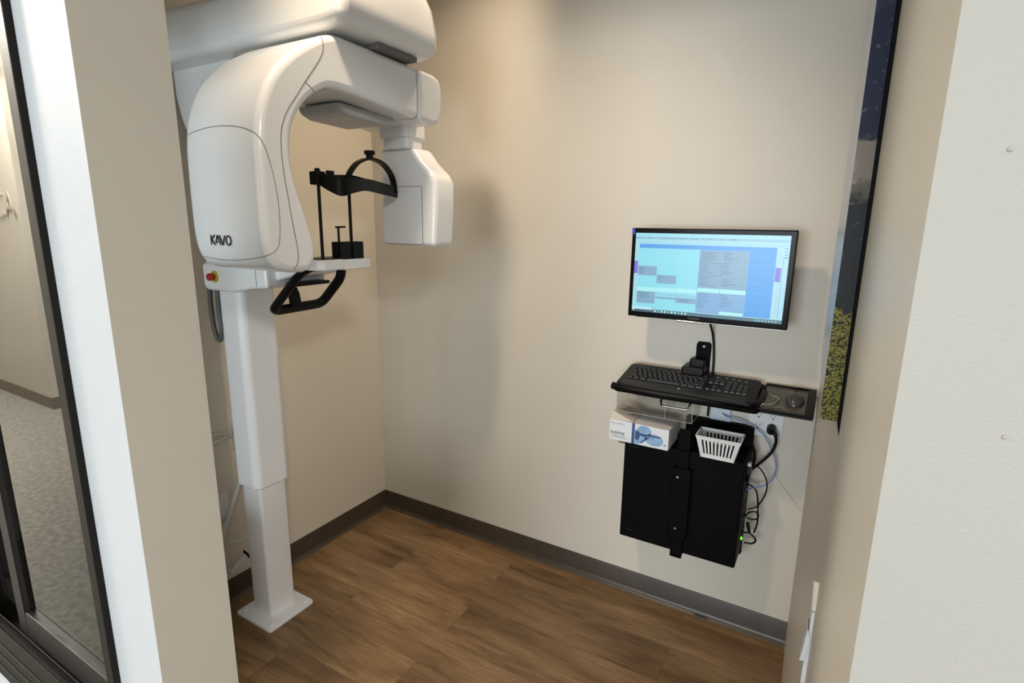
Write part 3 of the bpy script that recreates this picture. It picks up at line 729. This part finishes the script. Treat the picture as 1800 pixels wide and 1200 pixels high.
rows = [[1.3, 1.2, 1.2, 5.8, 1.2, 1.2, 1.3], [2.2]+[1]*10+[2.6], [1.8]+[1]*11+[2.2], [1.5]+[1]*12+[1.3], [1]*13+[2]]
for r_, ws in enumerate(rows):
    x = x0; y = yb+r_*P_*RY
    tot = sum(ws); sc = 14.8/tot
    for w_ in ws:
        key(x, y, P_*w_*sc-0.0028); x += P_*w_*sc
y = yb+5*P_*RY+0.002
for k in range(12): key(x0+k*P_*1.24, y, 0.016, 0.009)
xn = x0+15.1*P_
for r_ in (0,): [key(xn+k*P_, yb+r_*P_*RY) for k in range(3)]
key(xn+P_, yb+P_*1.12)
for r_ in (3, 4): [key(xn+k*P_, yb+r_*P_*RY) for k in range(3)]
xn += 3.3*P_
for r_ in range(5):
    for k in range(4):
        if cnt < 100 and xn+k*P_+0.016 < kx1-0.006: key(xn+k*P_, yb+r_*P_*RY)
for u, v in ((1262, 663), (1278, 665), (1290, 667), (1300, 669), (1312, 671)):
    q = kb_loc(u, v, kz+0.0165)
    MB().box(q.x-0.004, q.x+0.004, q.y-0.001, q.y+0.001, kz+0.0155, kz+0.017).build('status_light', M_greyw, kb, smooth=False)

mq = kb_loc(1400, 700, 0.015)
ms = thing('computer_mouse', 'dark grey computer mouse on the small shelf wing right of the keyboard', 'mouse', (1.60, -0.30, 0.955), (TI, 0, 0), world=False)
mcx, mcy = mq.x-0.004, mq.y
MB().ball((mcx, mcy, 0.003), 0.028, 0.046, 0.029, 24, 14, zmin=0.0).build('mouse_shell', mat('dark_grey_gloss', (0.05, 0.05, 0.052), 0.3), ms, ang=60)
MB().box(mcx-0.001, mcx+0.001, mcy+0.008, mcy+0.030, 0.020, 0.0305).build('button_split', M_black, ms, smooth=False)
MB().tube([(mcx-0.003, mcy+0.02, 0.028), (mcx+0.003, mcy+0.02, 0.028)], 0.005, 10).build('scroll_wheel', M_black, ms)
def wire(pts, r, name, label):
    Rm = Euler((TI, 0, 0)).to_matrix(); P0 = Vector((1.60, -0.30, 0.955))
    P = [P0 + Rm @ (kb_loc(u, v, 0.002+r)+Vector((0, 0, h))) for u, v, h in pts]
    o = MB().tube(catmull(P, 6), r, 8).build(name, M_chrome); tag(o, label, 'clip')
wire([(1352, 693, 0.0), (1356, 697, 0.002), (1364, 699, 0.004), (1370, 704, 0.002)], 0.0016, 'metal_clip', 'bent metal clip on the mouse shelf, farthest from the shelf front')
wire([(1342, 709, 0.0), (1350, 712, 0.003), (1360, 711, 0.004), (1366, 706, 0.003), (1370, 700, 0)], 0.0019, 'metal_clip', 'curved metal clip in the middle of the shelf wing left of the mouse')
wire([(1336, 714, 0.0), (1341, 711, 0.003), (1350, 716, 0.0), (1365, 717, 0.002), (1374, 716, 0.002), (1384, 724, 0), (1388, 725, 0)], 0.0017, 'metal_clip', 'long zigzag metal clip along the front edge of the mouse shelf')

# ------------------------------------------------------------------ computer tower in its wall holder
ty = -0.18
tw = thing('computer_tower', 'black desktop computer hung flat on the back wall below the keyboard', 'computer', (1.61, ty, 0.361))
MB().box(1.400, 1.824, ty, -0.022, 0.361, 0.763).build('computer_case', M_blackm, tw, bevel=0.006)
b = MB()
for z in (0.395, 0.735): b.box(1.42, 1.455, ty-0.001, ty+0.001, z, z+0.003)
b.build('case_marks', M_key, tw, smooth=False)
b = MB()
for i in range(5): b.box(1.8235, 1.8265, -0.15, -0.06, 0.50+0.03*i, 0.515+0.03*i)
b.build('rear_ports', M_greyw, tw, smooth=False).data.materials[0] = M_key
lq = px(1304, 946, 1.828)
MB().ball((1.826, lq.y, lq.z), 0.0035, 0.005, 0.006, 12, 8).build('power_light', M_led, tw)
MB().box(1.824, 1.838, -0.13, -0.085, 0.700, 0.735).build('cable_plug', M_key, tw, bevel=0.002)
MB().box(1.826, 1.838, -0.135, -0.115, 0.735, 0.747).build('cable_plug', M_plate2, tw, bevel=0.001)
ho = thing('computer_holder', 'black steel wall holder clamping the desktop computer, with two silver screws', 'bracket', (1.61, -0.02, 0.34))
MB().box(1.585, 1.825, -0.022, 0.0, 0.33, 0.84).build('back_plate', M_blackm, ho, bevel=0.002)
MB().box(1.600, 1.642, -0.194, -0.022, 0.764, 0.772).box(1.600, 1.642, -0.194, -0.022, 0.352, 0.360).build('clamp_arm', M_blackm, ho, bevel=0.002)
MB().box(1.600, 1.642, -0.194, -0.181, 0.345, 0.845).build('front_strap', M_blackm, ho, bevel=0.003)
MB().box(1.588, 1.655, -0.204, -0.181, 0.43, 0.700).build('strap_cover', M_blackm, ho, bevel=0.004)
for u, v in ((1191, 838), (1186.5, 928)):
    q = py(u, v, -0.204)
    MB().cyl((q.x, -0.2065, q.z), (q.x, -0.203, q.z), 0.0042, 14).build('screw', M_chrome, ho)
q = py(1092, 776, -0.16)
tag(MB().box(1.372, 1.400, -0.17, -0.10, 0.735, 0.768).build('grey_adapter', mat('taupe_plastic', (0.16, 0.145, 0.13), 0.4), bevel=0.004), 'small grey box sticking out left of the black computer top corner', 'adapter')

# ------------------------------------------------------------------ white carton with glasses picture
cz0, cz1 = 0.765, 0.845
cy0, cy1 = -0.222, -0.085
ct = thing('glasses_carton', 'white carton with a blue safety-glasses picture on top of the computer', 'box', (1.46, -0.15, cz0))
MB().hexa([(1.352, cy0, cz0), (1.572, cy0, cz0), (1.572, cy1, cz0), (1.352, cy1, cz0), (1.352, cy0, cz1), (1.572, cy0, cz1-0.004), (1.572, cy1, cz1), (1.352, cy1, cz1)]).build('carton_body', M_carton, ct, bevel=0.0015, seg=2)
MB().hexa([(1.353, cy0+0.001, cz1), (1.440, cy0+0.001, cz1), (1.440, cy1, cz1), (1.353, cy1, cz1), (1.353, cy0+0.03, cz1+0.022), (1.440, cy0+0.004, cz1+0.002), (1.440, cy1, cz1+0.002), (1.353, cy1, cz1+0.022)]).build('carton_flap', M_cartontop, ct, bevel=0.001, seg=1)
MB().box(1.375, 1.415, -0.166, -0.160, cz1+0.012, cz1+0.016).build('flap_slot', M_inkg, ct, smooth=False)
MB().box(1.438, 1.4485, cy0-0.0006, cy0+0.0006, cz0+0.0005, cz1-0.001).build('blue_stripe', M_navy, ct, smooth=False)
yy = cy0-0.0007
def flat(b, pts, y=yy): b.poly([(x, y, z) for x, z in pts], (0, 0.0006, 0))
def ell(cx, cz, rx, rz, n=20, rot=0): return [(cx+rx*math.cos(2*PI*k/n)*math.cos(rot)-rz*math.sin(2*PI*k/n)*math.sin(rot), cz+rx*math.cos(2*PI*k/n)*math.sin(rot)+rz*math.sin(2*PI*k/n)*math.cos(rot)) for k in range(n)]
b = MB(); flat(b, ell(1.483, cz0+0.056, 0.027, 0.020)); flat(b, ell(1.520, cz0+0.030, 0.034, 0.022, rot=-0.1)); flat(b, [(1.450, cz0+0.002), (1.462, cz0+0.002), (1.50, cz0+0.03), (1.47, cz0+0.045), (1.450, cz0+0.06)])
b.build('glasses_picture', M_lens, ct, smooth=False)
b = MB(); flat(b, [(1.450, cz0+0.052), (1.47, cz0+0.046), (1.545, cz0+0.046), (1.545, cz0+0.041), (1.47, cz0+0.038), (1.463, cz0+0.018), (1.452, cz0+0.02)], yy-0.0006)
flat(b, [(1.47, cz0+0.012), (1.50, cz0+0.038), (1.505, cz0+0.036), (1.474, cz0+0.008)], yy-0.0006)
b.build('glasses_frame_print', M_navy, ct, smooth=False)
text_mesh('carton_lettering', 'INSPIRE', 0.0165, M_ink, ct, frame(Vector((1.357, cy0-0.0005, cz0+0.024)), (1, 0, 0), (0, 0, 1)), 0.0003)
b = MB(); flat(b, [(1.36, cz0+0.017), (1.415, cz0+0.017), (1.415, cz0+0.019), (1.36, cz0+0.019)]); flat(b, [(1.36, cz0+0.012), (1.425, cz0+0.012), (1.425, cz0+0.0135), (1.36, cz0+0.0135)]); flat(b, [(1.365, cz0+0.066), (1.41, cz0+0.066), (1.41, cz0+0.068), (1.365, cz0+0.068)]); flat(b, ell(1.361, cz0+0.068, 0.003, 0.003, 10)); flat(b, ell(1.560, cz0+0.018, 0.0045, 0.0045, 12))
b.build('small_print', M_inkg, ct, smooth=False)

# clear acrylic bin under the shelf
ac = thing('acrylic_bin', 'clear acrylic bin hanging between the keyboard shelf and the white carton', 'bin', (1.5, -0.16, 0.872))
b = MB(); tk = 0.0022
b.box(1.366, 1.640, -0.196, -0.196+tk, 0.874, 0.945); b.box(1.366, 1.640, -0.05, -0.05+tk, 0.874, 0.945)
b.box(1.366, 1.366+tk, -0.194, -0.05, 0.874, 0.945); b.box(1.640-tk, 1.640, -0.194, -0.05, 0.874, 0.945)
b.box(1.366, 1.640, -0.196, -0.048, 0.872, 0.874)
b.box(1.545, 1.547, -0.194, -0.05, 0.874, 0.945)
b.build('bin_walls', M_acr, ac, smooth=False)
b = MB()
M_edge = mat('frosted_acrylic_edge', (0.55, 0.53, 0.47), 0.3)
for a, c in (((1.366, -0.195, 0.874), (1.366, -0.195, 0.945)), ((1.640, -0.195, 0.874), (1.640, -0.195, 0.945)), ((1.366, -0.195, 0.873), (1.640, -0.195, 0.873)), ((1.640, -0.195, 0.873), (1.640, -0.05, 0.873)), ((1.546, -0.195, 0.874), (1.546, -0.195, 0.945))):
    b.tube([a, c], 0.0009, 6)
b.build('bin_edges', M_edge, ac)

# ------------------------------------------------------------------ white slotted basket
bk = thing('plastic_basket', 'small white slotted plastic basket on top of the computer', 'basket', (1.733, -0.165, 0.765))
T = dict(x0=1.662, x1=1.808, y0=-0.222, y1=-0.128, z=0.846); B = dict(x0=1.680, x1=1.790, y0=-0.208, y1=-0.142, z=0.768)
def lerp(f):
    return [B[k]+(T[k]-B[k])*f for k in ('x0', 'x1', 'y0', 'y1', 'z')]
b = MB()
def ring(f0, f1, th=0.0022, grow=0.0):
    a = lerp(f0); c = lerp(f1)
    for (p, q) in (((0, 2), (1, 2)), ((1, 2), (1, 3)), ((1, 3), (0, 3)), ((0, 3), (0, 2))):
        P0, P1 = Vector((a[p[0]], a[p[1]], a[4])), Vector((a[q[0]], a[q[1]], a[4]))
        P2, P3 = Vector((c[q[0]], c[q[1]], c[4])), Vector((c[p[0]], c[p[1]], c[4]))
        ctr = Vector(((a[0]+a[1])/2, (a[2]+a[3])/2, a[4])); mid = (P0+P1)/2; n = (mid-ctr); n.z = 0; n = n.normalized()*th
        b.hexa([P0, P1, P1-n, P0-n, P3+n*grow, P2+n*grow, P2-n, P3-n])
ring(0.0, 0.16); ring(0.82, 1.0, 0.003, 0.6)
def bars(side, n, wfrac=0.5):
    a = lerp(0.14); c = lerp(0.84)
    for i in range(n+1):
        f = i/n; hw = wfrac/n/2
        for (A, C) in ((a, c),):
            def P(L_, f_):
                if side == 'f': return Vector((L_[0]+(L_[1]-L_[0])*f_, L_[2], L_[4]))
                if side == 'k': return Vector((L_[0]+(L_[1]-L_[0])*f_, L_[3], L_[4]))
                if side == 'r': return Vector((L_[1], L_[2]+(L_[3]-L_[2])*f_, L_[4]))
                return Vector((L_[0], L_[2]+(L_[3]-L_[2])*f_, L_[4]))
            n_ = {'f': Vector((0, 0.0022, 0)), 'k': Vector((0, -0.0022, 0)), 'r': Vector((-0.0022, 0, 0)), 'l': Vector((0.0022, 0, 0))}[side]
            f0, f1 = max(0, f-hw), min(1, f+hw)
            if i == 0: f1 = 0.7/n
            if i == n: f0 = 1-0.7/n
            b.hexa([P(A, f0), P(A, f1), P(A, f1)+n_, P(A, f0)+n_, P(C, f0), P(C, f1), P(C, f1)+n_, P(C, f0)+n_])
bars('f', 11); bars('k', 11); bars('r', 7, 0.8); bars('l', 7, 0.8)
b.box(B['x0'], B['x1'], B['y0'], B['y1'], 0.7655, 0.7675)
b.build('basket_shell', M_basket, bk, smooth=False)
tag(MB().prism(rrect(1.680, 1.788, -0.205, -0.158, 0.008), 2, 0.770, 0.822).build('black_device', M_black, bevel=0.004), 'black handheld device lying inside the white basket', 'device')
tag(MB().tube([(1.69, -0.208, 0.826), (1.78, -0.211, 0.826)], 0.0035, 10).build('silver_pen', M_chrome), 'thin silver stick lying on the black device in the basket', 'pen')

# ------------------------------------------------------------------ outlets and cables on the back wall
def recept(parent, x, z):
    o = MB().prism([(x+0.0165*max(-1, min(1, 1.25*math.cos(a))), z+0.0145*max(-0.95, min(0.95, 1.1*math.sin(a)))) for a in [2*PI*k/24 for k in range(24)]], 1, -0.0095, -0.006).build('receptacle', M_plate, parent, bevel=0.0008, seg=2)
    MB().box(x-0.0075, x-0.0055, -0.0101, -0.009, z+0.001, z+0.009).box(x+0.0055, x+0.0075, -0.0101, -0.009, z+0.001, z+0.008).cyl((x, -0.0101, z-0.006), (x, -0.009, z-0.006), 0.0028, 10).build('slots', M_dark, o, smooth=False)
t = thing('quad_outlet', 'white four-socket power outlet on the back wall below the mouse shelf', 'outlet', (1.858, 0, 0.865))
MB().prism(rrect(1.800, 1.916, 0.806, 0.924, 0.004), 1, -0.0065, 0.0).build('cover_plate', M_plate, t, bevel=0.002)
for x in (1.834, 1.881):
    for z in (0.885, 0.845): recept(t, x, z)
t = thing('data_outlet', 'pale blue-grey data jack box on the back wall with a blue cable plugged in', 'outlet', (1.705, 0, 0.87))
MB().prism(rrect(1.668, 1.742, 0.812, 0.93, 0.006), 1, -0.010, 0.0).build('cover_plate', M_plate2, t, bevel=0.003)
MB().box(1.712, 1.738, -0.016, -0.009, 0.868, 0.90).build('jack', M_plate2, t, bevel=0.002)
pl = py(1356, 752, -0.03)
cd = thing('power_cord', 'thick black power cord plugged into the lower right socket', 'cable', (pl.x, -0.02, pl.z))
MB().cyl((1.880, -0.010, 0.845), (1.880, -0.040, 0.842), 0.0165, 20, 0.014).build('plug', M_black, cd, bevel=0.002)
MB().tube(catmull([(1.880, -0.038, 0.842), py(1362, 762, -0.045), py(1364, 776, -0.045), py(1358, 792, -0.045), py(1345, 806, -0.05), py(1330, 818, -0.06), py(1320, 826, -0.08), px(1312, 845, 1.828)], 8), [0.0068]*12+[0.0052]*45, 10).build('cord', M_black, cd)
bl = [(1267, 734), (1280, 733), (1300, 738), (1322, 748), (1340, 762), (1353, 782), (1362, 805), (1364, 825), (1357, 843), (1343, 853), (1325, 857), (1310, 857)]
P = [py(u, v, -0.03 if i < 8 else -0.03-0.015*(i-7)) for i, (u, v) in enumerate(bl)]; P[0] = Vector((1.712, -0.018, 0.871)); P[-1] = Vector((1.828, -0.10, P[-1].z))
tag(MB().tube(catmull(P, 8), 0.0024, 8).build('network_cable', M_cable_b), 'thin blue network cable looping from the data jack to the computer', 'cable')
def cable(pts, r, label, m=M_black, y0=-0.06, name='black_cable', end=True):
    P = [py(u, v, y0) for u, v in pts]
    if end: P = [Vector((1.826, P[0].y, P[0].z))] + P[1:]
    tag(MB().tube(catmull(P, 8), r, 8).build(name, m), label, 'cable')
cable([(1312, 768), (1322, 778), (1326, 795), (1325, 812), (1318, 830), (1314, 845)], 0.0055, 'stout black cable hugging the upper right edge of the computer')
cable([(1322, 818), (1335, 822), (1346, 840), (1348, 858), (1342, 875), (1330, 890), (1316, 895)], 0.0026, 'black cable making the widest loop right of the computer', end=False)
cable([(1317, 850), (1328, 860), (1332, 878), (1332, 900), (1331, 920), (1325, 936)], 0.0030, 'black cable running down the middle right of the computer')
cable([(1310, 908), (1318, 900), (1328, 899), (1333, 905), (1330, 912), (1318, 912), (1311, 908)], 0.0030, 'black cable coiled into a small ring beside the computer')
cable([(1308, 936), (1318, 937), (1327, 946), (1327, 952), (1320, 955), (1308, 953)], 0.0036, 'short black cable looping beside the green light')
tag(MB().tube([py(1314, 918, -0.07), py(1317, 935, -0.07)], [0.006, 0.0055], 10).build('cable_choke', M_black), 'small black cylinder on a cable above the green light', 'connector')
cable([(1330, 790), (1350, 815), (1372, 850), (1395, 880), (1408, 900)], 0.0004, 'hair-thin grey thread slanting down the wall right of the cables', M_greyw, -0.004, 'thin_thread', end=False)

# ------------------------------------------------------------------ right wall: picture and switch plate
pc = thing('wall_picture', 'dark blue and gold wrapped canvas picture on the right wall seen edge-on', 'picture', (2.02, -1.2, 1.277))
zb, zt = 1.277, 2.05
MB().hexa([(2.0035, -0.70, zb), (2.0135, -1.2, zb), (2.036, -1.2, zb), (2.026, -0.70, zb), (2.0035, -0.70, zt), (2.0135, -1.2, zt), (2.036, -1.2, zt), (2.026, -0.70, zt)]).build('canvas', [M_canvas_glare, M_pic], pc, smooth=False, origin=(2.02, -1.2, 1.277))
cv = [o_ for o_ in pc.children if o_.name.startswith('canvas')][0]
for p in cv.data.polygons: p.material_index = 1 if p.normal.y < -0.8 else 0
MB().hexa([(2.026, -0.72, zb), (2.036, -1.215, zb), (2.0445, -1.215, zb-0.04), (2.0385, -0.72, zb), (2.026, -0.72, zt), (2.0345, -1.215, zt), (2.0465, -1.215, zt), (2.0385, -0.72, zt)]).build('picture_black_slab', M_blackm, pc, smooth=False)  # black slab behind the canvas, reaching past its near edge

sw = thing('wall_controller', 'white wall-mounted plate with a cream cap on the right wall near the opening', 'wall plate', (2.04, -1.3, 1.0))
a = px(1437, 1018, 2.036); 
MB().tube([py(1437, 1020, -1.25), py(1435, 1045, -1.25), py(1433, 1071, -1.25)], 0.0052, 14).build('cream_cap', mat('cream_plastic', (0.75, 0.66, 0.55), 0.4), sw)
P = [py(1427, 1076, -1.25), py(1440, 1077, -1.25), py(1423, 1200, -1.25), py(1406, 1200, -1.25)]
MB().poly([(p.x, -1.25, p.z) for p in P], (0.0, 0.05, 0)).build('plate', M_plate, sw, bevel=0.001)
P = [py(1420, 1104, -1.25), py(1424, 1120, -1.25), py(1414, 1160, -1.25), py(1405, 1158, -1.25), py(1412, 1135, -1.25)]
MB().poly([(p.x, -1.252, p.z) for p in P], (0.0, 0.03, 0)).build('torn_paper_tab', M_carton, sw, smooth=False)

# filled screw holes on the lobby side of the partition
for (u, v), lb in (((1776, 262), 'small raised screw mark on the off-white front wall, upper of two'), ((1766, 768), 'small raised screw mark on the off-white front wall, lower of two')):
    q = py(u, v, YF0)
    tag(MB().ball((q.x, YF0, q.z), 0.0016, 0.0012, 0.0016, 12, 8).build('screw_mark', M_front), lb, 'screw mark')

for o_ in list(bpy.data.objects):
    if 'world_parts' in o_: del o_['world_parts']

# ------------------------------------------------------------------ light
def area(name, loc, target, sx, sy, power, col, spread=180):
    l = bpy.data.lights.new(name, 'AREA'); l.shape = 'RECTANGLE'; l.size = sx; l.size_y = sy; l.energy = power; l.color = col
    l.spread = math.radians(spread)
    o = bpy.data.objects.new(name, l); COL.objects.link(o); o.location = loc
    o.rotation_euler = (Vector(target)-Vector(loc)).to_track_quat('-Z', 'Y').to_euler(); return o
area('lobby_window_daylight', (1.9, -9.58, 1.4), (1.9, 0, 1.3), 4.8, 2.1, 500, (0.86, 0.94, 1.0))
area('lobby_fill_light', (-3.0, -2.7, HC+0.09), (-3.0, -2.7, 0), 0.6, 0.6, 300, (1.0, 0.93, 0.82))  # added lamp, out of view, brightens the lobby mirrored in the window
area('lobby_fill_light', (3.8, -3.4, HC+0.09), (3.8, -3.4, 0), 0.6, 0.6, 120, (1.0, 0.95, 0.88))  # added lamp, out of view, brightens the left reveal of the opening
def spot(loc, tgt, W, deg, soft):
    sp = bpy.data.lights.new('room_downlight', 'SPOT'); sp.energy = W; sp.color = (1.0, 0.80, 0.58)
    sp.spot_size = math.radians(deg); sp.spot_blend = 1.0; sp.shadow_soft_size = soft
    o = bpy.data.objects.new('room_downlight', sp); COL.objects.link(o); o.location = loc
    o.rotation_euler = (Vector(tgt)-o.location).to_track_quat('-Z', 'Y').to_euler()
spot((1.04, -1.40, HC-0.03), (1.2, 0, 0.8), 98, 80, 0.075)
spot((1.1, -0.27, HC-0.03), (0, -0.36, 1.3), 72, 78, 0.06)

wd = bpy.data.worlds.new('world'); SC.world = wd; wd.use_nodes = True
bg = wd.node_tree.nodes['Background']; bg.inputs[0].default_value = (0.75, 0.85, 1.0, 1); bg.inputs[1].default_value = 0.6

vs = SC.view_settings
vs.view_transform = 'Standard'; vs.look = 'None'; vs.exposure = 0.0; vs.gamma = 1.0; vs.use_curve_mapping = False
SC.cycles.max_bounces = 8; SC.cycles.transparent_max_bounces = 32
